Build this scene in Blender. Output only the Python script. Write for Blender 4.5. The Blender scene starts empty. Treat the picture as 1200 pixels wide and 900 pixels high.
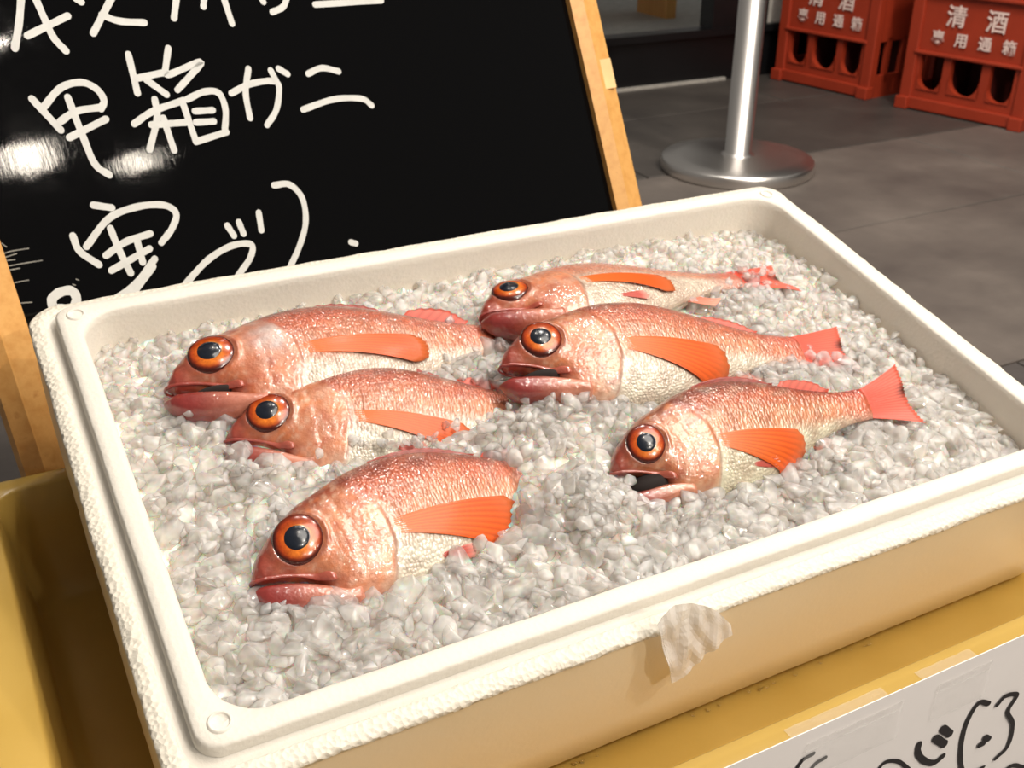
import bpy, bmesh, math, random
import numpy as np
from mathutils import Vector, Matrix, noise as mnoise

random.seed(7); RNG = np.random.default_rng(7)
SC = bpy.context.scene
COL = SC.collection

# ------------------------------------------------------------------ camera, world, lights
F = 1297.0; CAMH = 0.68
CR = Vector((0.88189654, -0.47140639, 0.00587452)).normalized()
CU = Vector((0.20940158, 0.40284706, 0.89099115)).normalized()
CB = CR.cross(CU).normalized()
CAM = Vector((0, 0, CAMH))
cam = bpy.data.cameras.new('camera'); co = bpy.data.objects.new('camera', cam); COL.objects.link(co)
m = Matrix.Identity(4)
for i in range(3):
    m[i][0], m[i][1], m[i][2], m[i][3] = CR[i], CU[i], CB[i], CAM[i]
co.matrix_world = m
cam.sensor_width = 36; cam.lens = F / 1200 * 36; cam.clip_start = 0.02
cam.dof.use_dof = True; cam.dof.focus_distance = 0.58; cam.dof.aperture_fstop = 22
SC.camera = co

w = bpy.data.worlds.new('world'); SC.world = w; w.use_nodes = True
w.node_tree.nodes['Background'].inputs[0].default_value = (1.0, 0.93, 0.85, 1)
w.node_tree.nodes['Background'].inputs[1].default_value = 0.24

def light(name, kind, loc, target, energy, size, color=(1, 0.9, 0.78), spot=None):
    d = bpy.data.lights.new(name, kind); d.energy = energy; d.color = color
    if kind == 'AREA': d.shape = 'DISK'; d.size = size
    else: d.shadow_soft_size = size
    if kind == 'SPOT': d.spot_size = spot or 1.2; d.spot_blend = 0.6
    o = bpy.data.objects.new(name, d); COL.objects.link(o); o.location = loc
    o.rotation_euler = (Vector(target) - Vector(loc)).to_track_quat('-Z', 'Y').to_euler()
    return o
light('key_spot', 'AREA', (1.05, -0.95, 2.3), (0.35, 0.5, 0.3), 26, 0.09)
light('ceiling_spot', 'AREA', (0.95, -1.7, 1.9), (0.35, 0.5, 0.3), 27, 0.10)
light('ice_fill_panel', 'AREA', (1.15, -0.10, 2.3), (0.6, 0.25, 0), 50, 1.4, (1, 0.93, 0.84))  # broad fill light added overhead, out of view, to brighten the clear ice
for lx_, ly_, lz_ in ((.55, .3, 2.4), (1.7, .9, 2.4), (.6, 1.5, 2.4), (1.4, -1.3, 2.2), (.5, -2.0, 2.3)):
    light('glint_light', 'AREA', (lx_, ly_, lz_), (lx_, ly_, 0), 7, 0.06)  # extra small lights added overhead to raise glints on the wet surfaces
light('rear_ceiling_spot', 'AREA', (1.2, 1.5, 2.5), (1.5, 1.9, 0.0), 26, 0.25, (1, 0.95, 0.88))
light('entrance_spot', 'AREA', (1.7, 0.9, 2.4), (2.2, 2.0, 0.1), 20, 0.2, (1, 0.93, 0.84))

vs = SC.view_settings
SC.display_settings.display_device = 'sRGB'
vs.view_transform = 'Standard'; vs.look = 'None'; vs.gamma = 1; vs.use_curve_mapping = False
vs.exposure = -0.47
SC.cycles.sample_clamp_indirect = 4.0; SC.cycles.max_bounces = 20; SC.cycles.transmission_bounces = 16; SC.cycles.diffuse_bounces = 10; SC.cycles.glossy_bounces = 6; SC.cycles.transparent_max_bounces = 32

# ------------------------------------------------------------------ helpers
def ray(u, v):
    return CR * ((u - 600) / F) + CU * (-(v - 450) / F) - CB
def hit(u, v, p0, n):
    r = ray(u, v); t = (p0 - CAM).dot(n) / r.dot(n); return CAM + r * t

TH = math.radians(13.689); SD = 0.453
BA = Vector((1, 0, 0)); BB = Vector((0, math.cos(TH), math.sin(TH))); BN = Vector((0, -math.sin(TH), math.cos(TH)))
BO = CAM - BN * SD
MBOX = Matrix(((BA.x, BB.x, BN.x, BO.x), (BA.y, BB.y, BN.y, BO.y), (BA.z, BB.z, BN.z, BO.z), (0, 0, 0, 1)))
def bpix(u, v, z=0.0):
    P = hit(u, v, BO + BN * z, BN); return MBOX.inverted() @ P

def S(r, g, b):
    def f(c):
        c /= 255.0
        return c / 12.92 if c <= 0.04045 else ((c + 0.055) / 1.055) ** 2.4
    return (f(r), f(g), f(b), 1)

def thing(name, label, cat, M=None, group=None):
    o = bpy.data.objects.new(name, None); COL.objects.link(o)
    o.empty_display_size = 0.02
    if M is not None: o.matrix_world = M
    o['label'] = label; o['category'] = cat
    if group: o['group'] = group
    return o
def mesh_obj(name, me, mat, parent=None, smooth=True):
    o = bpy.data.objects.new(name, me); COL.objects.link(o)
    if mat is not None and not me.materials: me.materials.append(mat)
    if smooth: me.polygons.foreach_set('use_smooth', [True] * len(me.polygons))
    if parent is not None: o.parent = parent
    return o
def obj(name, bm, mat, parent=None, smooth=False):
    bmesh.ops.recalc_face_normals(bm, faces=bm.faces)
    me = bpy.data.meshes.new(name); bm.to_mesh(me); bm.free()
    return mesh_obj(name, me, mat, parent, smooth)
def pyobj(name, V, Fc, mat, parent=None, smooth=True, cols=None, uv=None):
    me = bpy.data.meshes.new(name); me.from_pydata([tuple(v) for v in V], [], Fc); me.update()
    if cols is not None:
        ca = me.color_attributes.new('Col', 'FLOAT_COLOR', 'POINT')
        ca.data.foreach_set('color', np.asarray(cols, dtype=np.float32).ravel())
    if uv is not None:
        ul = me.uv_layers.new(name='UVMap'); uv = np.asarray(uv, dtype=np.float32)
        idx = np.empty(len(me.loops), dtype=np.int32); me.loops.foreach_get('vertex_index', idx)
        ul.data.foreach_set('uv', uv[idx].ravel())
    return mesh_obj(name, me, mat, parent, smooth)
def box_bm(bm, c, s, M=None):
    g = bmesh.ops.create_cube(bm, size=1)
    for v in g['verts']:
        p = Vector((c[0] + v.co.x * s[0], c[1] + v.co.y * s[1], c[2] + v.co.z * s[2]))
        v.co = M @ p if M else p
    return g['verts']
def bevel(bm, w, seg=2):
    bmesh.ops.bevel(bm, geom=list(bm.edges), offset=w, segments=seg, affect='EDGES', profile=0.5)
def struct(o): o['kind'] = 'structure'; return o
def lathe(prof, n=48):
    V = []; Fc = []
    for (r, z) in prof:
        for k in range(n):
            a = 2 * math.pi * k / n; V.append((r * math.cos(a), r * math.sin(a), z))
    for i in range(len(prof) - 1):
        for k in range(n):
            k2 = (k + 1) % n
            Fc.append((i * n + k, i * n + k2, (i + 1) * n + k2, (i + 1) * n + k))
    return V, Fc
def rrect(x0, y0, x1, y1, r, z, seg=8):
    pts = []
    for (cx, cy, a0) in ((x1 - r, y1 - r, 0), (x0 + r, y1 - r, 90), (x0 + r, y0 + r, 180), (x1 - r, y0 + r, 270)):
        for k in range(seg + 1):
            a = math.radians(a0 + 90 * k / seg); pts.append((cx + r * math.cos(a), cy + r * math.sin(a), z))
    return pts
def dense_rrect(x0, y0, x1, y1, r, z, seg=8, n=40):
    p = rrect(x0, y0, x1, y1, r, z, seg); out = []
    for i in range(len(p)):
        a = p[i]; b = p[(i + 1) % len(p)]; out.append(a)
        if (i + 1) % (seg + 1) == 0:
            for k in range(1, n): t = k / n; out.append(tuple(a[j] + (b[j] - a[j]) * t for j in range(3)))
    return out
def ringmesh(rings, close=True):
    V = []; Fc = []; n = len(rings[0])
    for r in rings: V += r
    for i in range(len(rings) - 1):
        for k in range(n):
            k2 = (k + 1) % n
            Fc.append((i * n + k, i * n + k2, (i + 1) * n + k2, (i + 1) * n + k))
    return V, Fc

# ------------------------------------------------------------------ materials
class NT:
    def __init__(s, name):
        s.m = bpy.data.materials.new(name); s.m.use_nodes = True; s.t = s.m.node_tree
        s.p = s.t.nodes['Principled BSDF']
    def n(s, ty, **kw):
        x = s.t.nodes.new(ty)
        for k, v in kw.items():
            if k.startswith('_'): setattr(x, k[1:], v)
            else: x.inputs[k.replace('0', ' ')].default_value = v
        return x
    def l(s, a, b): s.t.links.new(a, b)
    def ramp(s, src, stops):
        r = s.t.nodes.new('ShaderNodeValToRGB'); e = r.color_ramp.elements
        while len(e) < len(stops): e.new(0.5)
        for i, (p, c) in enumerate(stops): e[i].position = p; e[i].color = c
        s.l(src, r.inputs[0]); return r.outputs[0]
    def coord(s, kind='Object', scale=(1, 1, 1)):
        c = s.t.nodes.new('ShaderNodeTexCoord'); mp = s.t.nodes.new('ShaderNodeMapping'); mp.inputs['Scale'].default_value = scale
        s.l(c.outputs[kind], mp.inputs[0]); return mp.outputs[0]
    def noise(s, vec, scale, detail=4, rough=0.55):
        x = s.n('ShaderNodeTexNoise'); x.inputs['Scale'].default_value = scale; x.inputs['Detail'].default_value = detail
        x.inputs['Roughness'].default_value = rough; s.l(vec, x.inputs['Vector']); return x.outputs[0]
    def voro(s, vec, scale, feature='F1', out=0, rnd=1.0):
        x = s.t.nodes.new('ShaderNodeTexVoronoi'); x.feature = feature; x.inputs['Scale'].default_value = scale
        x.inputs['Randomness'].default_value = rnd
        s.l(vec, x.inputs['Vector']); return x.outputs[out]
    def bump(s, h, strength, dist=0.001, prev=None):
        b = s.n('ShaderNodeBump', Strength=strength, Distance=dist); s.l(h, b.inputs['Height'])
        if prev is not None: s.l(prev, b.inputs['Normal'])
        return b.outputs[0]
    def mix(s, a, b, fac, mode='MIX'):
        x = s.t.nodes.new('ShaderNodeMix'); x.data_type = 'RGBA'; x.blend_type = mode
        for sock, v in ((x.inputs[6], a), (x.inputs[7], b), (x.inputs[0], fac)):
            if hasattr(v, 'node'): s.l(v, sock)
            else: sock.default_value = v
        return x.outputs[2]
    def set(s, **kw):
        for k, v in kw.items():
            i = s.p.inputs[k.replace('_', ' ')]
            if hasattr(v, 'node'): s.l(v, i)
            else: i.default_value = v
        return s.m
def simple(name, rgb, rough=0.5, metal=0.0, var=0.12, nscale=40, bump=0.0, bscale=200, coat=0.0):
    t = NT(name); v = t.coord(); n = t.noise(v, nscale)
    c0 = tuple(c * (1 - var) for c in rgb[:3]) + (1,); c1 = tuple(min(1, c * (1 + var)) for c in rgb[:3]) + (1,)
    t.set(Base_Color=t.ramp(n, [(0.3, c0), (0.7, c1)]), Roughness=rough, Metallic=metal, Coat_Weight=coat)
    if bump: t.set(Normal=t.bump(t.noise(v, bscale), bump))
    return t.m

def mk_foam(name, base, bumpk):
    t = NT(name); v = t.coord()
    d = t.voro(v, 330); nz = t.noise(v, 60)
    t.set(Base_Color=t.mix(base, tuple(c * 0.93 for c in base[:3]) + (1,), nz), Roughness=0.55)
    t.set(Normal=t.bump(t.noise(v, 900, 2), 0.25, 0.0005, t.bump(d, bumpk, 0.0012)), Subsurface_Weight=0.0, Specular_IOR_Level=0.3)
    return t.m
M_FOAM = mk_foam('styrofoam', S(226, 221, 211), 0.16)
M_COARSE = mk_foam('coarse_styrofoam', S(228, 222, 208), 0.8)
t = NT('tan_foam_side'); v = t.coord()
t.set(Base_Color=t.mix(S(243, 232, 208), S(236, 219, 184), t.noise(v, 9, 3)), Roughness=0.34,
      Normal=t.bump(t.noise(v, 260, 3), 0.2, 0.0006), Coat_Weight=0.25, Coat_Roughness=0.2)
M_SIDE = t.m
t = NT('yellow_plastic'); v = t.coord()
t.set(Base_Color=t.mix(S(200, 167, 90), S(180, 146, 66), t.noise(v, 14, 5)), Roughness=0.3,
      Normal=t.bump(t.noise(v, 420, 3), 0.12, 0.0006))
M_TRAY = t.m
t = NT('ice'); v = t.coord()
cl = t.ramp(t.noise(v, 80, 2), [(0.35, (0, 0, 0, 1)), (0.68, (1, 1, 1, 1))])
bmp = t.bump(t.noise(v, 200, 2), 0.35, 0.0010)
def sh(kind, **kw):
    x = t.n(kind, **kw)
    if 'Normal' in x.inputs: t.l(bmp, x.inputs['Normal'])
    return x.outputs[0]
def mixs(a_, b_, f):
    x = t.n('ShaderNodeMixShader'); t.l(a_, x.inputs[1]); t.l(b_, x.inputs[2])
    if hasattr(f, 'node'): t.l(f, x.inputs[0])
    else: x.inputs[0].default_value = f
    return x.outputs[0]
t.set(Base_Color=(0.985, 0.938, 0.890, 1), Roughness=0.3, Normal=bmp, Subsurface_Weight=1.0, Subsurface_Scale=0.005, Subsurface_Radius=(1, 0.92, 0.85), Specular_IOR_Level=0.0)
clear = mixs(sh('ShaderNodeBsdfTransparent', Color=(0.99, 0.978, 0.962, 1)), sh('ShaderNodeBsdfRefraction', Color=(1, 1, 1, 1), IOR=1.25, Roughness=0.02), 0.38)
bmp2 = t.bump(t.noise(v, 330, 1, 0.5), 0.5, 0.0014)
mm = t.n('ShaderNodeMath', _operation='MULTIPLY_ADD'); t.l(cl, mm.inputs[0]); mm.inputs[1].default_value = 0.34; mm.inputs[2].default_value = 0.13
fr = t.n('ShaderNodeFresnel', IOR=1.45); t.l(bmp, fr.inputs['Normal'])
fr2 = t.n('ShaderNodeMath', _operation='MINIMUM'); t.l(fr.outputs[0], fr2.inputs[0]); fr2.inputs[1].default_value = 0.24
gl_ = t.n('ShaderNodeBsdfGlossy', Color=(1, 1, 1, 1), Roughness=0.08); t.l(bmp2, gl_.inputs['Normal'])
body_ = mixs(mixs(clear, t.p.outputs[0], mm.outputs[0]), gl_.outputs[0], fr2.outputs[0])
t.l(body_, t.t.nodes['Material Output'].inputs[0])
M_ICE = t.m
t = NT('ice_bed'); v = t.coord()
t.set(Base_Color=t.mix(S(253, 245, 236), S(246, 236, 224), t.noise(v, 90, 3)), Subsurface_Weight=1.0, Subsurface_Scale=0.01, Roughness=0.12, Normal=t.bump(t.voro(v, 130), 0.9, 0.003))
M_BED = t.m

t = NT('fish_skin')
ca = t.t.nodes.new('ShaderNodeVertexColor'); ca.layer_name = 'Col'
uvv = t.coord('UV'); ov = t.coord()
sc_ = t.voro(uvv, 1.0, 'F1', 0, 0.75); ed = t.voro(uvv, 1.0, 'DISTANCE_TO_EDGE', 0, 0.75); cellc = t.voro(uvv, 1.0, 'F1', 1, 0.75)
mask = ca.outputs['Alpha']
edge = t.ramp(ed, [(0.0, (0.74, 0.64, 0.62, 1)), (0.22, (1.06, 1.04, 1.03, 1))])
bw = t.n('ShaderNodeRGBToBW'); t.l(cellc, bw.inputs[0])
edge = t.mix(edge, t.ramp(bw.outputs[0], [(0.2, (0.80, 0.78, 0.78, 1)), (0.8, (1.18, 1.16, 1.16, 1))]), 1.0, 'MULTIPLY')
edm = t.mix((1, 1, 1, 1), edge, mask)
c1 = t.mix(ca.outputs['Color'], edm, 0.6, 'MULTIPLY')
c2 = t.mix(c1, t.ramp(t.noise(ov, 70, 6, 0.7), [(0.3, (0.66, 0.52, 0.48, 1)), (0.7, (1.16, 1.18, 1.18, 1))]), 0.9, 'MULTIPLY')
b1 = t.bump(t.noise(ov, 320, 4, 0.6), 0.6, 0.0007)
bm_ = t.n('ShaderNodeBump', Distance=0.0012, Strength=0.7); t.l(sc_, bm_.inputs['Height']); t.l(b1, bm_.inputs['Normal'])
mu = t.n('ShaderNodeMath', _operation='MULTIPLY'); t.l(mask, mu.inputs[0]); mu.inputs[1].default_value = 0.75; t.l(mu.outputs[0], bm_.inputs['Strength'])
t.set(Base_Color=c2, Roughness=0.36, Specular_IOR_Level=0.6, Coat_Weight=1.0, Coat_Roughness=0.06, Coat_IOR=1.6, Normal=bm_.outputs[0], Metallic=0.05)
bc_ = t.n('ShaderNodeBump', Distance=0.0010); t.l(sc_, bc_.inputs['Height']); t.l(mu.outputs[0], bc_.inputs['Strength']); t.l(t.bump(t.noise(ov, 340, 1, 0.5), 0.8, 0.0010), bc_.inputs['Normal'])
t.l(bc_.outputs[0], t.p.inputs['Coat Normal'])
M_SKIN = t.m
t = NT('fish_fin'); ca = t.t.nodes.new('ShaderNodeVertexColor'); ca.layer_name = 'Col'
t.set(Base_Color=ca.outputs[0], Roughness=0.42, Coat_Weight=0.15, Coat_Roughness=0.15, Specular_IOR_Level=0.35)
t.set(Normal=t.bump(t.noise(t.coord(), 500, 2), 0.25, 0.0004))
M_FIN = t.m
t = NT('fish_eye'); ca = t.t.nodes.new('ShaderNodeVertexColor'); ca.layer_name = 'Col'
nz = t.noise(t.coord(), 350, 5, 0.7)
t.set(Base_Color=t.mix(ca.outputs[0], t.ramp(nz, [(0.3, (0.55, 0.4, 0.35, 1)), (0.65, (1.2, 1.2, 1.2, 1))]), 0.8, 'MULTIPLY'),
      Roughness=0.2, Coat_Weight=0.3, Coat_Roughness=0.12)
M_EYE = t.m
M_PUPIL = simple('pupil', (0.007, 0.010, 0.018), 0.22, 0, 0.2, 300, coat=0.2)
M_DARKMOUTH = simple('mouth_dark', (0.010, 0.005, 0.004), 0.9)
t = NT('tile'); v = t.coord(); oi = t.t.nodes.new('ShaderNodeObjectInfo')
c = t.ramp(t.noise(v, 4.5, 7, 0.6), [(0.3, S(88, 81, 77)), (0.55, S(108, 100, 94)), (0.75, S(126, 117, 110))])
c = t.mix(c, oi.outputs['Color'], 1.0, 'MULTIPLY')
t.set(Base_Color=c, Roughness=0.5, Normal=t.bump(t.noise(v, 90, 5), 0.25, 0.002))
M_TILE = t.m
M_GROUT = simple('grout', S(52, 48, 45), 0.8)
t = NT('brushed_steel'); v = t.coord('Object', (1, 1, 0.02)); n = t.noise(v, 260, 3)
t.set(Base_Color=(0.80, 0.77, 0.74, 1), Metallic=1.0, Roughness=0.32, Normal=t.bump(n, 0.08, 0.0005))
M_STEEL = t.m
M_RED = simple('red_plastic', S(160, 54, 30), 0.45, 0, 0.1, 12, 0.1, 120)
M_INK = simple('white_print', S(240, 214, 206), 0.5)
M_BLACK = simple('black_frame', S(16, 16, 18), 0.35, 0, 0.2, 6)
M_BRIGHT = simple('aluminium_strip', S(190, 186, 178), 0.4, 0.2)
t = NT('wood'); v = t.coord('Object', (30, 30, 1.6)); n = t.noise(v, 3.2, 6, 0.6)
t.set(Base_Color=t.ramp(n, [(0.3, S(206, 148, 78)), (0.6, S(222, 168, 98)), (0.8, S(192, 132, 66))]), Roughness=0.42, Normal=t.bump(n, 0.1, 0.0008))
M_WOOD = t.m
t = NT('gloss_blackboard'); v = t.coord(); vs2 = t.coord('Object', (90, 14, 14))
sc1 = t.noise(vs2, 4, 5, 0.7)
t.set(Base_Color=S(7, 7, 8), Roughness=t.ramp(t.noise(v, 22, 6, 0.7), [(0.35, (0.018, 0.018, 0.018, 1)), (0.85, (0.08, 0.08, 0.08, 1))]),
      Normal=t.bump(sc1, 0.07, 0.0004, t.bump(t.noise(v, 9, 3), 0.12, 0.002)), Specular_IOR_Level=0.2)
M_BOARD = t.m
M_CHALK = simple('white_marker', S(206, 206, 202), 0.55, 0, 0.06, 120)
M_GLINT = simple('painted_scratch_glint', S(104, 101, 92), 0.4, 0, 0.6, 500)  # pale tone stands for lamp light caught in scratches
M_PAPER = simple('white_paper', S(236, 232, 230), 0.5, 0, 0.02, 20)
M_MARKER = simple('black_marker', S(36, 33, 34), 0.45, 0, 0.2, 200)
t = NT('clear_tape'); v = t.coord()
t.set(Base_Color=(0.97, 0.96, 0.94, 1), Roughness=0.12, Alpha=0.16, Specular_IOR_Level=0.9, Coat_Weight=0.5, Normal=t.bump(t.noise(v, 160, 4), 0.8, 0.002))
M_TAPE = t.m
t = NT('crumpled_tape'); v = t.coord()
t.set(Base_Color=(0.95, 0.94, 0.93, 1), Roughness=0.2, Alpha=0.62, Coat_Weight=0.6, Coat_Roughness=0.1, Normal=t.bump(t.noise(v, 160, 2), 0.4, 0.0014))
M_TAPE2 = t.m
M_CARPET = simple('pale_carpet', S(172, 172, 168), 0.9, 0, 0.12, 30, 0.5, 300)
t = NT('window_glass'); t.set(Base_Color=(0.98, 0.99, 0.99, 1), Roughness=0.02, Transmission_Weight=1.0, IOR=1.02); M_GLASS = t.m

# ------------------------------------------------------------------ structure: floor of tiles, back wall
bm = bmesh.new(); box_bm(bm, (1.2, 1.2, -0.03), (6.0, 6.0, 0.046)); fl = struct(obj('floor', bm, M_GROUT))
rows = [(-1.35, -0.9), (-0.9, -0.45), (-0.45, 0.0), (0.0, 0.45), (0.45, 0.908), (0.908, 1.449), (1.449, 1.897), (1.897, 2.345), (2.345, 2.66)]
offs = [0.1, 0.9, 0.1, 0.9, 0.1, 0.06, 0.9, 0.15, 0.9]
for (y0, y1), of in zip(rows, offs):
    k = -2
    while True:
        x0 = -1.2 + of + k * 1.2; k += 1
        if x0 > 2.8: break
        if x0 + 1.2 < -1.6: continue
        x1 = min(x0 + 1.2, 2.78)
        if x1 - x0 < 0.02: continue
        bm = bmesh.new(); g = 0.0022
        box_bm(bm, ((x0 + x1) / 2, (y0 + y1) / 2, -0.006), (x1 - x0 - 2 * g, y1 - y0 - 2 * g, 0.012)); bevel(bm, 0.0015, 1)
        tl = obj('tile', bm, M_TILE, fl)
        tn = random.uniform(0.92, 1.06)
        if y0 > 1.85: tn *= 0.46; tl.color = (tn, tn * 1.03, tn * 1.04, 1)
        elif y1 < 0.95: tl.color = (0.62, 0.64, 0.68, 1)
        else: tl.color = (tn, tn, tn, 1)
WY = 2.64
wl = bmesh.new(); box_bm(wl, (2.3, WY + 0.02, 0.075), (2.4, 0.04, 0.15)); box_bm(wl, (2.0, WY - 0.006, 0.14), (2.0, 0.02, 0.02)) 
wall = struct(obj('wall_back', wl, M_BLACK))
bm = bmesh.new(); box_bm(bm, (1.55, WY - 0.006, 0.004), (1.15, 0.012, 0.008)); o = struct(obj('trim_1', bm, M_BRIGHT))
bm = bmesh.new(); box_bm(bm, (1.2, WY + 0.03, 1.2), (0.06, 0.06, 2.1)); box_bm(bm, (2.16, WY + 0.02, 1.2), (0.20, 0.06, 2.1)); box_bm(bm, (1.65, WY + 0.03, 2.22), (0.9, 0.06, 0.06))
win = struct(obj('window_1', bm, M_BLACK))
bm = bmesh.new(); box_bm(bm, (1.65, WY + 0.03, 1.17), (0.86, 0.006, 2.05)); obj('pane', bm, M_GLASS, win)
bm = bmesh.new(); box_bm(bm, (2.30, WY + 0.02, 1.2), (0.07, 0.03, 2.1)); o = struct(obj('trim_2', bm, M_BRIGHT))
bm = bmesh.new(); box_bm(bm, (2.62, WY + 0.02, 1.2), (0.55, 0.05, 2.1)); o = struct(obj('wall_back', bm, M_BLACK))
bm = bmesh.new(); box_bm(bm, (2.82, 1.6, 1.1), (0.05, 2.2, 2.3)); o = struct(obj('wall_right', bm, M_BLACK))
bm = bmesh.new(); box_bm(bm, (1.8, 3.5, 0.06), (2.4, 1.65, 0.02)); o = struct(obj('trim_3', bm, M_CARPET)); o.name = 'floor_inside'
# wooden bench end standing inside the window
tb = thing('wooden_bench', 'pale wooden bench leg end showing behind the glass of the shop front', 'bench', Matrix.Translation((2.15, 3.35, 0.07)))
bm = bmesh.new(); box_bm(bm, (0, 0, 0.16), (0.5, 0.2, 0.03)); obj('seat', bm, M_WOOD, tb)
for sx in (-0.22, 0.22):
    bm = bmesh.new(); box_bm(bm, (sx, 0, 0.0725), (0.04, 0.18, 0.145)); obj('leg', bm, M_WOOD, tb)

# ------------------------------------------------------------------ stanchion
st = thing('stanchion', 'stainless steel queue post on a round polished base, on the grey tiles', 'stanchion', Matrix.Translation((1.562, 1.868, 0)))
V, Fc = lathe([(0.001, 0.0), (0.163, 0.0), (0.166, 0.003), (0.166, 0.023), (0.162, 0.027), (0.12, 0.0295), (0.06, 0.0315), (0.04, 0.033), (0.001, 0.033)], 96)
pyobj('base', V, Fc, M_STEEL, st)
V, Fc = lathe([(0.036, 0.031), (0.036, 0.034), (0.031, 0.037), (0.0285, 0.038), (0.0285, 0.95), (0.026, 0.955), (0.001, 0.957)], 64)
pyobj('pole', V, Fc, M_STEEL, st)

# ------------------------------------------------------------------ bottle crates
def text_mesh(body, size, depth=0.0008):
    cu = bpy.data.curves.new('lettering', 'FONT'); cu.body = body; cu.size = size; cu.align_x = 'CENTER'; cu.align_y = 'CENTER'
    cu.extrude = depth; cu.space_character = 1.0; cu.resolution_u = 3; cu.offset = 0.0007
    o = bpy.data.objects.new('tmp', cu); COL.objects.link(o)
    bpy.context.view_layer.update()
    dg = bpy.context.evaluated_depsgraph_get(); me = bpy.data.meshes.new_from_object(o.evaluated_get(dg))
    bpy.data.objects.remove(o); me.name = 'lettering'; return me
def crate(p_left, p_right, label, depth=0.27, H=0.40):
    """front face stands on the floor line p_left -> p_right; local x along the face, y into the crate"""
    a = Vector((p_left[0], p_left[1], 0)); b = Vector((p_right[0], p_right[1], 0)); W = (b - a).length
    X = (b - a).normalized(); Y = Vector((0, 0, 1)).cross(X)
    M = Matrix(((X.x, Y.x, 0, a.x), (X.y, Y.y, 0, a.y), (0, 0, 1, 0), (0, 0, 0, 1)))
    r = thing('bottle_crate', label, 'crate', M, 'red bottle crates')
    t_ = 0.022
    # front wall with three arched bottle openings
    hole_lo, hole_hi = 0.055, 0.145; hw = (0.066, 0.084, 0.064); cx = (W * 0.222, W * 0.5, W * 0.778)
    def panel(length, holes):
        bm = bmesh.new()
        # columns between the holes
        xs = [0.028]; 
        for c_, h_ in holes: xs += [c_ - h_ / 2, c_ + h_ / 2]
        xs.append(length - 0.028)
        for i in range(0, len(xs), 2): box_bm(bm, ((xs[i] + xs[i + 1]) / 2, t_ / 2 + 0.003, (hole_lo + hole_hi) / 2), (xs[i + 1] - xs[i], t_ - 0.006, hole_hi - hole_lo))
        box_bm(bm, (length / 2, t_ / 2 + 0.003, (hole_lo + 0.018) / 2), (length - 0.05, t_ - 0.006, hole_lo - 0.018))
        for c_, h_ in holes:   # rounded lower ends
            rr = h_ / 2; seg = 10
            for sgn in (-1, 1):
                prev = None
                for k in range(seg + 1):
                    an = math.pi / 2 * k / seg
                    px_, pz = c_ + sgn * rr * math.sin(an), hole_lo + rr - rr * math.cos(an)
                    if prev:
                        q = []
                        for (qx, qz) in (prev, (px_, pz), (c_ + sgn * rr, pz), (c_ + sgn * rr, prev[1])): q.append((qx, qz))
                        vf = [bm.verts.new((x, 0.003, z)) for x, z in q]; vb = [bm.verts.new((x, t_, z)) for x, z in q]
                        for f4 in ((vf[0], vf[1], vf[2], vf[3]), (vb[3], vb[2], vb[1], vb[0]), (vf[0], vb[0], vb[1], vf[1])):
                            try: bm.faces.new(f4)
                            except Exception: pass
                    prev = (px_, pz)
        return bm
    bm = panel(W, list(zip(cx, hw))); obj('front_panel', bm, M_RED, r)
    bm = bmesh.new(); box_bm(bm, (W / 2, t_ / 2 + 0.003, (0.145 + H - 0.03) / 2), (W - 0.056, t_ - 0.006, H - 0.03 - 0.145)); obj('upper_panel', bm, M_RED, r)
    for nm, bx in (('ledge', [((W / 2, 0.004, 0.149), (W - 0.05, 0.016, 0.009))]),
                   ('foot_rail', [((W / 2, 0.008, 0.018), (W - 0.004, 0.020, 0.030)), ((0.014, 0.004, 0.016), (0.036, 0.030, 0.032)), ((W - 0.014, 0.004, 0.016), (0.036, 0.030, 0.032))]),
                   ('top_rim', [((W / 2, 0.006, H - 0.015), (W + 0.01, 0.026, 0.030)), ((W / 2, depth - 0.006, H - 0.015), (W + 0.01, 0.026, 0.030)),
                                ((0.006, depth / 2, H - 0.015), (0.026, depth, 0.030)), ((W - 0.006, depth / 2, H - 0.015), (0.026, depth, 0.030)), ((W / 2, 0.0, 0.298), (W - 0.02, 0.012, 0.010))])):
        bm = bmesh.new()
        for c_, s_ in bx: box_bm(bm, c_, s_)
        bevel(bm, 0.003, 2); obj(nm, bm, M_RED, r)
    for px_ in (0.016, W - 0.016):
        for py_ in (0.014, depth - 0.014):
            bm = bmesh.new(); box_bm(bm, (px_, py_, H / 2), (0.034, 0.028, H - 0.012)); bevel(bm, 0.004, 2); obj('corner_post', bm, M_RED, r)
    bm = bmesh.new()
    for px_ in (0.008, W - 0.008):
        box_bm(bm, (px_, depth / 2, 0.27), (0.012, depth - 0.05, 0.24)); box_bm(bm, (px_, depth / 2, 0.03), (0.012, depth - 0.05, 0.06))
        for yy in (0.07, depth / 2, depth - 0.07): box_bm(bm, (px_, yy, 0.1), (0.012, 0.016, 0.12))
    box_bm(bm, (W / 2, depth - 0.01, 0.2), (W - 0.05, 0.012, 0.36)); obj('side_panel', bm, M_RED, r)
    bm = bmesh.new(); box_bm(bm, (W / 2, depth / 2, 0.015), (W - 0.03, depth - 0.03, 0.01))
    for q in (1, 2): box_bm(bm, (W * q / 3, depth / 2, 0.19), (0.008, depth - 0.04, 0.34))
    box_bm(bm, (W / 2, depth / 2, 0.19), (W - 0.04, 0.008, 0.34)); obj('divider', bm, simple('dark_red_plastic', S(70, 16, 10), 0.6), r)
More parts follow.
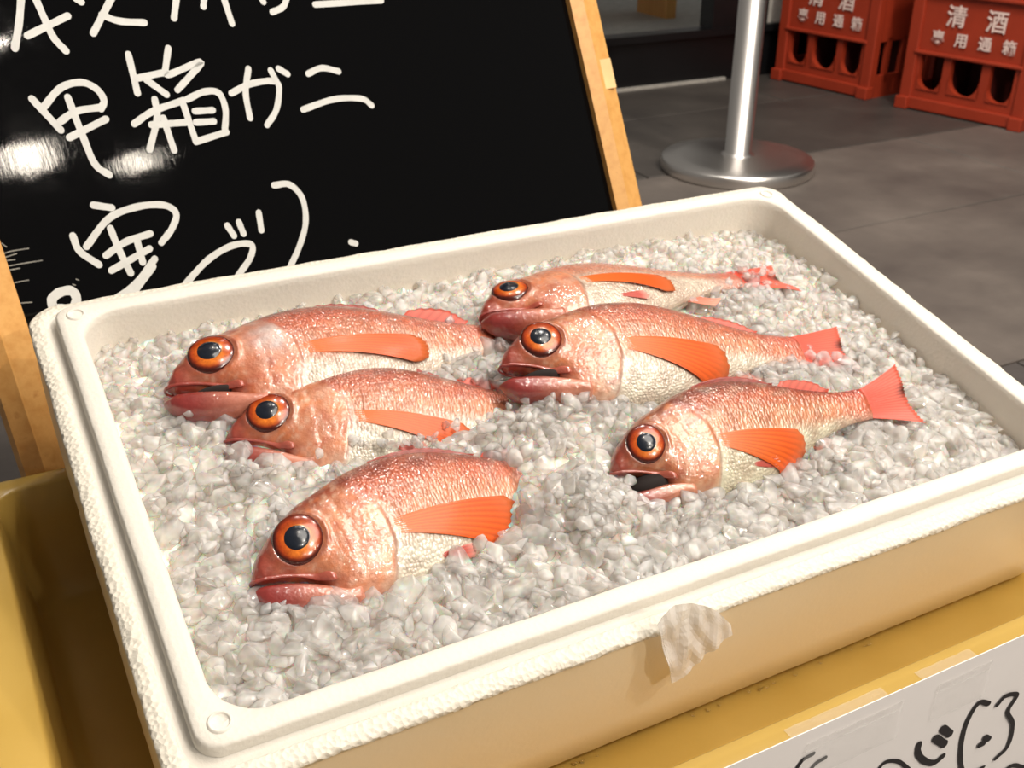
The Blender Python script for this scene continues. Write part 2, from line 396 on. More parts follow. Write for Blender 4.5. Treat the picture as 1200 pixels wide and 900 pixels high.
    for k, ch in enumerate('清酒'):
        me = text_mesh(ch, 0.056); mo = mesh_obj('lettering', me, M_INK, r, False)
        mo.matrix_parent_inverse = Matrix.Identity(4); mo.rotation_euler = (math.pi / 2, 0, 0); mo.location = (W * (0.36 + 0.31 * k), 0.0024, 0.243)
    for k, ch in enumerate('專用通箱'):
        me = text_mesh(ch, 0.036); mo = mesh_obj('lettering', me, M_INK, r, False)
        mo.rotation_euler = (math.pi / 2, 0, 0); mo.location = (W * (0.24 + 0.185 * k), 0.0024, 0.189)
    return r
crate((2.265, 2.581), (2.309, 2.244), 'red plastic sake crate with white lettering, nearer the dark shop window')
crate((2.324, 2.146), (2.393, 1.805), 'red plastic sake crate with white lettering, farther from the dark shop window')

# ------------------------------------------------------------------ easel blackboard
PS, PH = math.radians(12.8), math.radians(21.9)
EH = Vector((math.cos(PS), math.sin(PS), 0)); EE = Vector((-math.sin(PS) * math.sin(PH), math.cos(PS) * math.sin(PH), math.cos(PH))); EN = EH.cross(EE)
EP = Vector((0.03, 0.835, 0.40))
MB = Matrix(((EH.x, EE.x, EN.x, EP.x), (EH.y, EE.y, EN.y, EP.y), (EH.z, EE.z, EN.z, EP.z), (0, 0, 0, 1)))
MBI = MB.inverted()
def epix(u, v): p = MBI @ hit(u, v, EP, EN); return Vector((p.x, p.y))
lx = (epix(0, 282).x + epix(30, 376).x) / 2; rx0 = (epix(664, 0).x + epix(715, 222).x) / 2; rx1 = (epix(696, 0).x + epix(746, 222).x) / 2
rw = rx1 - rx0; lw = rw * 1.0
print('board', lx, rx0, rx1, 'floor at', (0 - EP.z) / EE.z)
yb = -0.47 + 0.045; yt = 0.62
yfloor = -(EP.z) / EE.z
es = thing('easel_blackboard', 'wooden framed glossy black signboard with white handwriting, leaning behind the foam box', 'signboard', MB @ Matrix.Translation((0, yfloor, 0)))
def E3(x, y, z=0): return (x, y - yfloor, z)
bm = bmesh.new(); box_bm(bm, E3((lx + rx0) / 2, (yt - 0.20) / 2, -0.006), (rx0 - lx + 0.01, yt + 0.20, 0.008)); obj('black_panel', bm, M_BOARD, es)
def rail(name, x0, x1, y0, y1):
    # moulded profile: bevelled front face in two facets
    w_ = x1 - x0; prof = [(0, -0.012), (0, 0.004), (w_ * 0.36, 0.009), (w_ * 0.40, 0.0085), (w_ * 0.97, 0.004), (w_, 0.001), (w_, -0.012)]
    V = []; n = len(prof)
    for y in (y0, y1):
        for px_, pz in prof: V.append(E3(x0 + px_, y, pz))
    Fc = [(i, (i + 1) % n, n + (i + 1) % n, n + i) for i in range(n)] + [tuple(range(n))[::-1], tuple(range(n, 2 * n))]
    return pyobj(name, V, Fc, M_WOOD, es, False)
M_WOOD2 = M_WOOD
rail('frame_rail', lx - 0.034, lx, yfloor, yt); rail('frame_rail', rx0, rx1, yfloor, yt)
bm = bmesh.new(); box_bm(bm, E3((lx + rx0) / 2, yt - 0.015, -0.002), (rx0 - lx, 0.03, 0.016)); obj('crossbar', bm, M_WOOD, es)
bm = bmesh.new(); box_bm(bm, E3((lx + rx0) / 2, -0.215, -0.002), (rx0 - lx, 0.03, 0.016)); obj('crossbar', bm, M_WOOD, es)
for xx in (lx - 0.017, (rx0 + rx1) / 2):      # rear legs spread backwards to the floor
    top = Vector(E3(xx, yt - 0.03, -0.03)); foot_w = MB @ Vector((xx, yt, 0)); foot_w = Vector((foot_w.x - 0.06, foot_w.y + 0.32, 0.0))
    fp = (MB @ Matrix.Translation((0, yfloor, 0))).inverted() @ foot_w
    bm = bmesh.new(); d = (fp - top); L = d.length; q = d.to_track_quat('Z', 'Y').to_matrix().to_4x4(); q.translation = top
    box_bm(bm, (0, 0, L / 2), (0.028, 0.02, L), q); obj('rear_leg', bm, M_WOOD, es)
a = epix(697, 72); b = epix(712, 105)
bm = bmesh.new(); box_bm(bm, E3(rx0 + rw * 0.66, (a.y + b.y) / 2, 0.0074), (rw * 0.5, abs(a.y - b.y), 0.0006), None); o = obj('tape_patch', bm, simple('masking_tape', S(232, 196, 140), 0.5), es); o['label'] = 'pale worn tape patch'

def catmull(P, n=8):
    P = [Vector(p) for p in P]
    if len(P) == 2: return [P[0].lerp(P[1], k / n) for k in range(n + 1)]
    out = []
    for i in range(len(P) - 1):
        p0 = P[i - 1] if i else P[0] * 2 - P[1]; p1, p2 = P[i], P[i + 1]; p3 = P[i + 2] if i + 2 < len(P) else P[-1] * 2 - P[-2]
        for k in range(n):
            t = k / n; out.append(0.5 * ((2 * p1) + (p2 - p0) * t + (2 * p0 - 5 * p1 + 4 * p2 - p3) * t * t + (3 * p1 - p0 - 3 * p2 + p3) * t ** 3))
    out.append(P[-1]); return out
def ribbon(bm, P, wd, z0, th=0.0004):
    P = catmull(P); n = len(P); side = []
    for i in range(n):
        d = (P[min(i + 1, n - 1)] - P[max(i - 1, 0)]); d = d.normalized() if d.length > 1e-9 else Vector((1, 0)); side.append(Vector((-d.y, d.x)))
    L, R_ = [], []
    for i in range(n):
        k = wd / 2 * (1 + 0.04 * math.sin(i * .9)); L.append(P[i] + side[i] * k); R_.append(P[i] - side[i] * k)
    d0 = (P[0] - P[1]).normalized(); d1 = (P[-1] - P[-2]).normalized()
    cap0 = [P[0] + (side[0] * math.cos(t) * -1 + d0 * math.sin(t)) * wd / 2 for t in np.linspace(0, math.pi, 7)[1:-1]]
    cap1 = [P[-1] + (side[-1] * math.cos(t) + d1 * math.sin(t)) * wd / 2 for t in np.linspace(0, math.pi, 7)[1:-1]]
    top = z0 + th
    VL = [bm.verts.new((p.x, p.y, top)) for p in L]; VR = [bm.verts.new((p.x, p.y, top)) for p in R_]
    for i in range(n - 1): bm.faces.new((VL[i], VR[i], VR[i + 1], VL[i + 1]))
    c0 = [bm.verts.new((p.x, p.y, top)) for p in cap0]; c1_ = [bm.verts.new((p.x, p.y, top)) for p in cap1]
    bm.faces.new([VR[0]] + c0 + [VL[0]]); bm.faces.new([VL[-1]] + c1_ + [VR[-1]])
CH = {  # strokes of each handwritten character, read off the photograph (x2.5)
 0: [[(65, -30), (58, 60), (45, 140)], [(100, -20), (135, 60), (160, 110), (195, 148)], [(82, 103), (200, 45)]],
 1: [[(222, -8), (240, 4)], [(335, -20), (275, 96)], [(300, 42), (350, 60), (425, 65)]],
 2: [[(520, -15), (512, 52)], [(600, -15), (598, 18)], [(655, -15), (682, 68)]],
 3: [[(845, -15), (832, 18), (800, 34)], [(762, -14), (774, 4)], [(925, 12), (1120, 0)]],
 4: [[(95, 288), (180, 380)], [(130, 312), (180, 256), (240, 240), (285, 260), (306, 292), (298, 318)], [(178, 355), (225, 325), (300, 313)], [(205, 402), (312, 348)], [(200, 284), (245, 400), (280, 480), (322, 512)]],
 5: [[(378, 158), (405, 272)], [(495, 140), (485, 212)], [(405, 228), (480, 212), (500, 216), (590, 180), (560, 220), (522, 262)], [(430, 232), (490, 276)], [(395, 362), (450, 325), (540, 293)], [(455, 290), (462, 345), (440, 438)], [(480, 345), (512, 440)], [(445, 365), (545, 358)], [(535, 295), (575, 412)], [(550, 290), (600, 268), (642, 272), (662, 320), (660, 385)], [(572, 325), (625, 322)], [(575, 358), (628, 355)], [(575, 415), (665, 386)]],
 6: [[(680, 272), (735, 245), (800, 236), (820, 255), (812, 320), (785, 365)], [(730, 200), (722, 270), (735, 345)], [(795, 205), (812, 236)], [(818, 200), (845, 216)]],
 7: [[(905, 215), (945, 198), (995, 208)], [(890, 320), (980, 290), (1060, 288), (1092, 308)]],
 8: [[(275, 600), (330, 608)], [(215, 690), (235, 735), (292, 775)], [(255, 722), (320, 640), (400, 606), (480, 600), (518, 625), (505, 670), (475, 710)], [(325, 668), (350, 730), (385, 800)], [(312, 748), (370, 708), (442, 684)], [(402, 700), (420, 768)], [(328, 792), (440, 728)], [(455, 758), (400, 830), (340, 875), (300, 900)], [(450, 780), (390, 862), (370, 890)]],
 9: [[(668, 660), (688, 690)], [(702, 650), (716, 684)], [(760, 622), (768, 674)], [(545, 832), (610, 762), (680, 720), (738, 716), (735, 755), (700, 806), (670, 850)]],
 10: [[(805, 542), (850, 540), (888, 580), (898, 650), (880, 720), (848, 790), (835, 815)], [(1030, 709), (1045, 713)]],
 11: [[(190, 905), (160, 900), (155, 875), (180, 855), (212, 852), (226, 875), (218, 905)]],
}
for k, strokes in CH.items():
    bm = bmesh.new()
    for si_, s_ in enumerate(strokes):
        pts = [epix(x / 2.5, y / 2.5) for x, y in s_]; pts = [Vector((p.x, p.y - yfloor)) for p in pts]
        ribbon(bm, pts, 0.0053 if k != 11 else 0.007, -0.0019 + si_ * .00006)
    me = bpy.data.meshes.new('handwriting'); bm.to_mesh(me); bm.free(); mesh_obj('handwriting', me, M_CHALK, es, False)
GLINTS = [[(2, 298), (14, 294), (34, 291)], [(8, 312), (30, 308), (50, 305)], [(12, 316), (24, 314)], [(18, 331), (34, 328)], [(24, 355), (38, 354)], [(3, 285), (8, 289)], [(4, 302), (20, 297)], [(9, 305), (18, 304)], [(90, 327), (93, 328)], [(86, 333), (89, 334)]]  # fine scratches in the lacquer, their lamp glints painted as pale ribbons
for si_, p_ in enumerate(GLINTS):
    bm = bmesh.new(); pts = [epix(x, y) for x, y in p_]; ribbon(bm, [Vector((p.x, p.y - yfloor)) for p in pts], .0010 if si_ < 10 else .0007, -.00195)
    me = bpy.data.meshes.new('scratch_glint'); bm.to_mesh(me); bm.free(); mesh_obj('scratch_glint', me, M_GLINT, es, False)
# the two lamps whose reflections burn in the lacquer
for i, (u, v_, en, sz) in enumerate(((32, 185, 16, 0.085), (162, 190, 7, 0.055))):
    P = hit(u, v_, EP, EN); d = ray(u, v_).normalized(); rf = d - 2 * d.dot(EN) * EN
    Lp = P + rf * 2.3; print('lamp', Lp)
    lo = light('lamp_bulb', 'POINT', Lp, P, en * .75, sz * .45, (1, 0.9, 0.76))

# ------------------------------------------------------------------ yellow tray on a low stand
TZ0, TZ = 0.1835, 0.262
tx0, tx1, ty0, ty1 = -0.060, 0.725, 0.296, 0.757
tr_ = thing('plastic_tray', 'yellow plastic tub holding the white foam box', 'tray', Matrix.Translation((0.4, 0.53, TZ0 - 0.006)))
def T3(r): return [(p[0] - 0.4, p[1] - 0.53, p[2] - TZ0 + 0.006) for p in r]
def tring(ix0, iy0, ix1, iy1, r, z): return T3(dense_rrect(ix0, iy0, ix1, iy1, r, z, 10, 6))
ix0, ix1, iy0, iy1 = -0.009, 0.70, 0.318, 0.739
rg = [tring(tx0 + .012, ty0 + .012, tx1 - .012, ty1 - .030, 0.03, TZ0 - 0.006), tring(tx0 + .006, ty0 + .008, tx1 - .006, ty1 - .008, 0.03, TZ - 0.022), tring(tx0, ty0, tx1, ty1, 0.03, TZ - 0.02),
      tring(tx0, ty0, tx1, ty1, 0.03, TZ - 0.003), tring(tx0 + .002, ty0 + .002, tx1 - .002, ty1 - .002, 0.028, TZ - .0005), tring(tx0 + .005, ty0 + .005, tx1 - .005, ty1 - .005, 0.026, TZ),
      tring(ix0 - .002, iy0 - .002, ix1 + .002, iy1 + .002, 0.022, TZ), tring(ix0, iy0, ix1, iy1, 0.02, TZ - 0.002), tring(ix0 + .004, iy0 + .003, ix1 - .004, iy1 - .003, 0.02, TZ - 0.03),
      tring(ix0 + .010, iy0 + .007, ix1 - .01, iy1 - .020, 0.02, TZ0 + 0.010), tring(ix0 + .013, iy0 + .010, ix1 - .013, iy1 - .024, 0.02, TZ0 + 0.003), tring(ix0 + .021, iy0 + .018, ix1 - .021, iy1 - .032, 0.016, TZ0)]
V, Fc = ringmesh(rg); n = len(rg[0]); Fc.append(tuple(range((len(rg) - 1) * n, len(rg) * n))); Fc.append(tuple(range(n))[::-1])
pyobj('tub', V, Fc, M_TRAY, tr_)
sd = thing('display_stand', 'low wooden stand carrying the yellow tub', 'stand', Matrix.Translation((0.4, 0.53, 0)))
bm = bmesh.new(); box_bm(bm, (0, -0.03, 0.165), (0.74, 0.30, 0.025)); obj('top', bm, M_WOOD, sd)
for sx in (-0.34, 0.34):
    for sy in (-0.16, 0.10):
        bm = bmesh.new(); box_bm(bm, (sx, sy, 0.0762), (0.04, 0.04, 0.1524)); obj('leg', bm, M_WOOD, sd)

# ------------------------------------------------------------------ foam box
X0, X1, Y0, Y1 = 0.0512, 0.6525, 0.2872, 0.6445; BH = 0.1226
bc = Vector(((X0 + X1) / 2, (Y0 + Y1) / 2, -BH))
bx = thing('foam_box', 'open white styrofoam fish box filled with crushed ice', 'box', MBOX @ Matrix.Translation(bc))
def BR(ins, z, r):
    return [(p[0] - bc.x, p[1] - bc.y, p[2] - bc.z) for p in dense_rrect(X0 + ins, Y0 + ins, X1 - ins, Y1 - ins, max(r, 0.002), z, 10, 60)]
def wob(rings, amp):
    out = []
    for r in rings:
        out.append([tuple(Vector(p) + Vector(mnoise.noise_vector(Vector(p) * 160)) * amp + Vector(mnoise.noise_vector(Vector(p) * 25)) * amp * 1.2) for p in r])
    return out
lip = wob([BR(.019, -.100, .022), BR(.0155, -.05, .024), BR(.0138, -.006, .025), BR(.0132, -.0015, .0255), BR(.0120, 0, .026), BR(.009, .0002, .02), BR(.005, .0002, .016), BR(.0012, 0, .0125), BR(0, -.0014, .012), BR(-.0004, -.0075, .012)], 0.0003)
V, Fc = ringmesh(lip); n = len(lip[0]); Fc.append(tuple(range(n)))
pyobj('inner_lip', V, Fc, M_FOAM, bx)
sh = [BR(0.002, -.0065, .012), BR(0.0, -.0076, .012), BR(-.0016, -.0095, .013), BR(-.0052, -.0097, .015), BR(-.0066, -.0084, .016), BR(-.0080, -.0092, .017), BR(-.0100, -.0110, .018)]
sh = wob(sh, 0.0002)
V, Fc = ringmesh(sh); pyobj('groove', V, Fc, M_FOAM, bx)
sh = wob([BR(-.0056, -.0105, .016), BR(-.0062, -.0085, .016), BR(-.0072, -.0076, .016), BR(-.0105, -.0080, .018), BR(-.0148, -.0088, .02), BR(-.0163, -.0102, .021), BR(-.0165, -.0125, .021), BR(-.0160, -.0135, .021)], 0.0006)
V, Fc = ringmesh(sh); pyobj('shoulder', V, Fc, M_COARSE, bx)
sw = wob([BR(-.0156, -.0130, .021), BR(-.0152, -.05, .021), BR(-.0135, -.09, .021), BR(-.0105, -BH + .004, .021), BR(-.0075, -BH, .019)], 0.0003)
V, Fc = ringmesh(sw); n = len(sw[0]); Fc.append(tuple(range((len(sw) - 1) * n, len(sw) * n))); pyobj('side_wall', V, Fc, M_SIDE, bx)['label'] = 'tan-tinted damp side wall'
for (cx_, cy_) in ((X0 + .0125, Y0 + .0125), (X1 - .0125, Y0 + .0125), (X1 - .0125, Y1 - .0125), (X0 + .0125, Y1 - .0125)):
    V, Fc = lathe([(0.0001, 0.0), (0.0042, 0.0), (0.0045, 0.0004), (0.0048, 0.0014), (0.0056, 0.0010), (0.0062, 0.0)], 24)
    V = [(x + cx_ - bc.x, y + cy_ - bc.y, z + 0.0002 - bc.z) for x, y, z in V]; pyobj('moulding_mark', V, Fc, M_FOAM, bx)

# ------------------------------------------------------------------ fish
def interp(x, tab):
    xs = [a for a, _ in tab]; ys = [b for _, b in tab]
    # smooth (Catmull-Rom) interpolation
    x = min(max(x, xs[0]), xs[-1])
    for i in range(len(xs) - 1):
        if x <= xs[i + 1]: break
    t = (x - xs[i]) / (xs[i + 1] - xs[i]); p1, p2 = ys[i], ys[i + 1]
    m1 = (ys[i + 1] - ys[i - 1]) / (xs[i + 1] - xs[i - 1]) * (xs[i + 1] - xs[i]) if i else (p2 - p1)
    m2 = (ys[i + 2] - ys[i]) / (xs[i + 2] - xs[i]) * (xs[i + 1] - xs[i]) if i + 2 < len(xs) else (p2 - p1)
    return (2 * t ** 3 - 3 * t * t + 1) * p1 + (t ** 3 - 2 * t * t + t) * m1 + (-2 * t ** 3 + 3 * t * t) * p2 + (t ** 3 - t * t) * m2
TOP = [(0, -.002), (.015, .020), (.05, .056), (.1, .094), (.15, .122), (.2, .138), (.3, .168), (.4, .180), (.5, .174), (.6, .150), (.7, .116), (.8, .084), (.9, .061), (1, .056)]
BOT = [(0, -.066), (.015, -.088), (.05, -.114), (.1, -.138), (.2, -.170), (.3, -.192), (.4, -.200), (.5, -.192), (.6, -.160), (.7, -.118), (.8, -.084), (.9, -.061), (1, -.056)]
WID = [(0, .020), (.02, .032), (.06, .046), (.12, .062), (.2, .078), (.3, .089), (.4, .092), (.5, .085), (.6, .070), (.7, .052), (.8, .036), (.9, .024), (1, .015)]
MOU = [(0, -.030), (.03, -.036), (.08, -.050), (.14, -.078), (.2, -.115)]
sstep = lambda a, b, x: (lambda t: t * t * (3 - 2 * t))(min(1, max(0, (x - a) / (b - a))))
gs = lambda x, s_: math.exp(-(x / s_) ** 2)
PP = 0.86
EYE = (0.122, 0.028, 0.060)
def body_bottom(s_): return interp(s_, MOU) * (1 - sstep(.135, .20, s_)) + interp(s_, BOT) * sstep(.135, .20, s_)
def relief(s_, y):
    so = .335 - 1.6 * (y + .02) ** 2 - 0.35 * max(0, y - .02)
    d = 0.0
    if y < .125:
        fade = 1 - sstep(.07, .125, y)
        so += .010 * mnoise.noise(Vector((y * 22, 3.3, 1.1)))
        d += .0045 * (1 - sstep(so - .002, so + .007, s_)) * sstep(so - .16, so, s_) * fade
        sp = .240 - 1.2 * (y + .03) ** 2 + .014 * mnoise.noise(Vector((y * 26, 7.3, 1.1)))
        d += (.0014 * (1 - sstep(sp - .002, sp + .008, s_)) * sstep(sp - .06, sp, s_) - .0007 * gs(s_ - sp - .008, .006)) * fade + .0012 * mnoise.noise(Vector((s_ * 38, y * 30, 2.2))) + .0006 * mnoise.noise(Vector((s_ * 90, y * 80, 5.2)))
    r = math.hypot(s_ - EYE[0], y - EYE[1]) / EYE[2]
    d += .007 * gs(r - 1.10, .13) - .006 * (1 - sstep(.7, 1.0, r))
    # cheek crease running back from the jaw
    d -= .0025 * gs((y + .045 + (s_ - .08) * .35), .006) * sstep(.03, .09, s_) * (1 - sstep(.17, .23, s_))
    d -= .002 * gs((y - .012 + (s_ - .02) * .2), .005) * (1 - sstep(.05, .09, s_))
    return d
def flank(s_, y, rel=True):
    t_, b_ = interp(s_, TOP), body_bottom(s_); yc, a = (t_ + b_) / 2, (t_ - b_) / 2
    v_ = min(.999, abs((y - yc) / a)); z = interp(s_, WID) * (1 - v_ ** (2 / PP)) ** (PP / 2)
    return z + (relief(s_, y) if rel else 0)
lerp3 = lambda a, b, t: tuple(a[i] + (b[i] - a[i]) * t for i in range(3))

def make_fish(label, p0, p1, z0, z1, roll, gape=0, bend=0.0, zbend=0.0, tint=(1, 1, 1), belly=0.0, pect=(0, 0, 1), tail=(0, 1, 0), fin_up=1.0, seed=0, silver=False, pelvic=True):
    A = bpix(*p0, z0); B = bpix(*p1, z1)
    X = (B - A); L = X.length; X.normalize(); Z = Vector((0, 0, 1)); Y = Z.cross(X).normalized(); Z = X.cross(Y)
    c, s_ = math.cos(math.radians(roll)), math.sin(math.radians(roll)); Y2 = Y * c + Z * s_; Z2 = -Y * s_ + Z * c
    O = A + Y2 * (0.022 * L)
    Mf = MBOX @ Matrix(((X.x, Y2.x, Z2.x, O.x), (X.y, Y2.y, Z2.y, O.y), (X.z, Y2.z, Z2.z, O.z), (0, 0, 0, 1)))
    r = thing('rosy_seabass', label, 'fish', Mf, 'red fish laid on the ice')
    def W3(s, y, z):     # bent fish space -> metres
        return (s * L, (y + bend * math.sin(math.pi * min(max(s, 0), 1.25)) ) * L, (z + zbend * (math.sin(math.pi * min(max(s, 0), 1.2)))) * L)
    rs = np.random.default_rng(seed); ph = rs.uniform(0, 50, 3)
    def nz(s, y, k=1.0): return mnoise.noise(Vector((s * 9 * k + ph[0], y * 14 * k + ph[1], ph[2])))
    C = lambda R_, G, B_: S(R_, G, B_)[:3]
    DORS = C(112, 44, 34); UP = C(208, 112, 82); MID = C(221, 150, 120); BEL = C(228, 225, 218); HEAD = C(208, 132, 100); SN = C(148, 50, 42); SIL = C(206, 204, 206); CHEEK = C(226, 158, 124)
    def colour(s, y, side):
        t_, b_ = interp(s, TOP), interp(s, BOT); v = (y - b_) / max(1e-4, t_ - b_)
        n1 = nz(s, y); n2 = nz(s, y, 3)
        bl = .40 + belly + .07 * n1 - .22 * sstep(.6, .95, s)
        UPn = UP; c_ = lerp3(BEL, MID, sstep(bl - .12, bl + .10, v)); c_ = lerp3(c_, UP, sstep(.55, .80, v + .1 * n1)); c_ = lerp3(c_, DORS, sstep(.76, .97, v + .06 * n2) * .85); c_ = lerp3(c_, C(196, 176, 168), sstep(.1, .5, nz(s, y, 2.3)) * .35)
        if s > .8: c_ = lerp3(c_, C(222, 92, 70), sstep(.8, 1.0, s) * .6)
        so = .335 - 1.6 * (y + .02) ** 2 - 0.35 * max(0, y - .02)
        hm = 1 - sstep(so - .01, so + .01, s)
        h = lerp3(HEAD, CHEEK, sstep(.20, .42, s + .15 * n1) * (1 - sstep(.62, .8, v))); h = lerp3(h, DORS, sstep(.78, .98, v + .06 * n2) * .8)
        h = lerp3(h, BEL, (1 - sstep(.02, .22, v)) * .5 * sstep(.15, .3, s))
        h = lerp3(h, SIL, sstep(.25, .55, n1) * .55 * sstep(.22, .3, s))
        h = lerp3(h, C(178, 84, 62), sstep(.05, .5, n2) * .55); h = lerp3(h, C(228, 190, 172), sstep(.0, .5, nz(s, y, 7)) * .5); h = lerp3(h, C(232, 130, 70), sstep(.1, .5, nz(s + 3, y, 4)) * .45)
        if silver: h = lerp3(h, C(206, 204, 214), min(1, 1.3 * gs(math.hypot(s - .275, (y - .035) * .8), .05)) * (.6 + .5 * n2))
        h = lerp3(h, SN, (1 - sstep(.02, .12, s)) * .9)
        h = lerp3(h, SN, gs(y + .055 + (s - .07) * .4, .018) * (1 - sstep(.16, .24, s)) * .6)
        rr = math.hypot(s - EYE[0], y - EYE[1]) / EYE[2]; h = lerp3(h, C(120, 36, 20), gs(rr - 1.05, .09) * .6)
        c_ = lerp3(c_, h, hm)
        c_ = lerp3(c_, C(150, 70, 50), gs(s - so - .004, .005) * .5 * (1 - sstep(.07, .13, y)))
        return tuple(min(1, c_[i] * tint[i] * .92) * (.98, 1.06, .97)[i] for i in range(3)) + (sstep(so, so + .04, s) * .95 + .05,)
    # body ------------------------------------------------------------
    ss = list(np.concatenate([np.linspace(0, .02, 6)[:-1], np.linspace(.02, .42, 84)[:-1], np.linspace(.42, 1.0, 46)])); K = 72
    V = []; Fc = []; CO = []; UV = []
    for s in ss:
        t_, b_ = interp(s, TOP), body_bottom(s); yc, a, wd = (t_ + b_) / 2, (t_ - b_) / 2, interp(s, WID)
        tip = min(1, math.sqrt(max(0.0, s / .02)) * .75 + .25) if s < .02 else 1
        for k in range(K):
            th = 2 * math.pi * (k + .5) / K - math.pi / 2; sy, cz = math.sin(th), math.cos(th)
            y = yc + a * tip * math.copysign(abs(sy) ** PP, sy); z = wd * tip * math.copysign(abs(cz) ** PP, cz)
            d = relief(s, y) * min(1, abs(cz) * 3) * (1 if cz > 0 else -1) * tip
            V.append(W3(s, y, z + d)); CO.append(colour(s, y, cz)); UV.append((s * L / .0021, (k / K * (2 * (a + wd) * 1.25)) * L / .0018))
    n = len(ss)
    for i in range(n - 1):
        for k in range(K): k2 = (k + 1) % K; Fc.append((i * K + k, i * K + k2, (i + 1) * K + k2, (i + 1) * K + k))
    Fc.append(tuple(range(K))[::-1]); Fc.append(tuple(range((n - 1) * K, n * K)))
    pyobj('body', V, Fc, M_SKIN, r, True, CO, UV)
    # lower jaw ---------------------------------------------------------
    V = []; Fc = []; CO = []; UV = []; js = np.linspace(0, 1, 22); KJ = 28; g = math.radians(gape); J = (.185, -.095)
    for q in js:
        s = .225 * q; yt_, yb_ = interp(s, MOU) - .003, interp(s, BOT); yb_ = min(yb_, yt_ - .012); yc, a = (yt_ + yb_) / 2, (yt_ - yb_) / 2
        wd = interp(s, WID) * .96; tip = min(1, math.sqrt(q / .12) * .8 + .2) if q < .12 else 1
        for k in range(KJ):
            th = 2 * math.pi * k / KJ; y = yc + a * tip * math.copysign(abs(math.sin(th)) ** .8, math.sin(th)); z = wd * tip * math.copysign(abs(math.cos(th)) ** .8, math.cos(th)) * (1 - .12 * (q))
            sx = s - .014 * (1 - q); dx, dy = sx - J[0], y - J[1]; gg = g * (1 - sstep(.75, 1, q))
            V.append(W3(J[0] + dx * math.cos(gg) - dy * math.sin(gg), J[1] + dx * math.sin(gg) + dy * math.cos(gg), z))
            base = lerp3(C(136, 46, 42), C(206, 142, 118), sstep(.2, .85, q)); base = lerp3(base, C(150, 40, 40), sstep(.5, 1, math.sin(th)) * .6)
            CO.append(tuple(min(1, base[i] * tint[i]) for i in range(3)) + (.05,)); UV.append((0, 0))
    for i in range(len(js) - 1):
        for k in range(KJ): k2 = (k + 1) % KJ; Fc.append((i * KJ + k, i * KJ + k2, (i + 1) * KJ + k2, (i + 1) * KJ + k))
    Fc.append(tuple(range(KJ))[::-1]); Fc.append(tuple(range((len(js) - 1) * KJ, len(js) * KJ)))
    pyobj('lower_jaw', V, Fc, M_SKIN, r, True, CO, UV)
    # upper lip: band running round the snout, widening to the maxilla -----
    path = []
    for q in np.linspace(-1, 1, 41):
        aq = abs(q); s = .175 * max(0, aq - .10) / .90; y = interp(s, MOU) + .006 + .004 * aq; z = flank(s, y, False) * (.55 + .45 * sstep(.0, .25, aq)) * sstep(-.02, .16, aq)
        gg = g * .25 * aq
        path.append((s - .006 * (1 - sstep(0, .2, aq)), y - gg * .05, math.copysign(z + .002, q), .0050 + .008 * sstep(.6, .92, aq) * (1 - .5 * sstep(.94, 1, aq)), .0040))
    V = []; Fc = []; CO = []; UV = []; KL = 12
    for i, (s, y, z, ry, rz) in enumerate(path):
        for k in range(KL):
            th = 2 * math.pi * k / KL; V.append(W3(s - (rz * math.cos(th) if abs(i - 20) < 4 else 0), y + ry * math.sin(th), z + (rz * math.cos(th) if abs(i - 20) >= 2 else 0)))
            base = lerp3(C(132, 46, 40), C(184, 98, 80), abs(i - 20) / 20 + .15 * math.sin(th)); CO.append(tuple(min(1, base[j] * tint[j]) for j in range(3)) + (.05,)); UV.append((0, 0))
    for i in range(len(path) - 1):
        for k in range(KL): k2 = (k + 1) % KL; Fc.append((i * KL + k, i * KL + k2, (i + 1) * KL + k2, (i + 1) * KL + k))
    Fc.append(tuple(range(KL))[::-1]); Fc.append(tuple(range((len(path) - 1) * KL, len(path) * KL)))
    pyobj('upper_lip', V, Fc, M_SKIN, r, True, CO, UV)
    if gape > 3:
        bm = bmesh.new(); bmesh.ops.create_icosphere(bm, subdivisions=3, radius=1)
        for v in bm.verts: v.co = Vector(W3(.112 + v.co.x * .070, -.070 - gape * .0009 + v.co.y * (.012 + gape * .0012), v.co.z * .050))
        obj('mouth_lining', bm, M_DARKMOUTH, r, True)
    # eyes -----------------------------------------------------------------
    for side in (1, -1):
        e = .004; zc = flank(EYE[0], EYE[1], False)
        nx = -(flank(EYE[0] + .03, EYE[1], False) - flank(EYE[0] - .03, EYE[1], False)) / .06; ny = -(flank(EYE[0], EYE[1] + .03, False) - flank(EYE[0], EYE[1] - .03, False)) / .06
        N = Vector((nx * .7, ny * .7, 1)).normalized(); U_ = Vector((0, 1, 0)).cross(N).normalized(); Vv = N.cross(U_)
        def eye_pt(rr, th, h): return Vector((EYE[0], EYE[1], zc - .010)) + (U_ * math.cos(th) + Vv * math.sin(th)) * rr * EYE[2] + N * h
        def tom(p): p = W3(*p); return (p[0], p[1], p[2]) if side > 0 else (p[0], p[1], 2 * zbend * L * math.sin(math.pi * EYE[0]) - p[2])
        rr_ = [0, .2, .42, .49, .52, .58, .65, .75, .82, .88, .94, 1.0, 1.05]; K2 = 40; V = []; Fc = []; CO = []
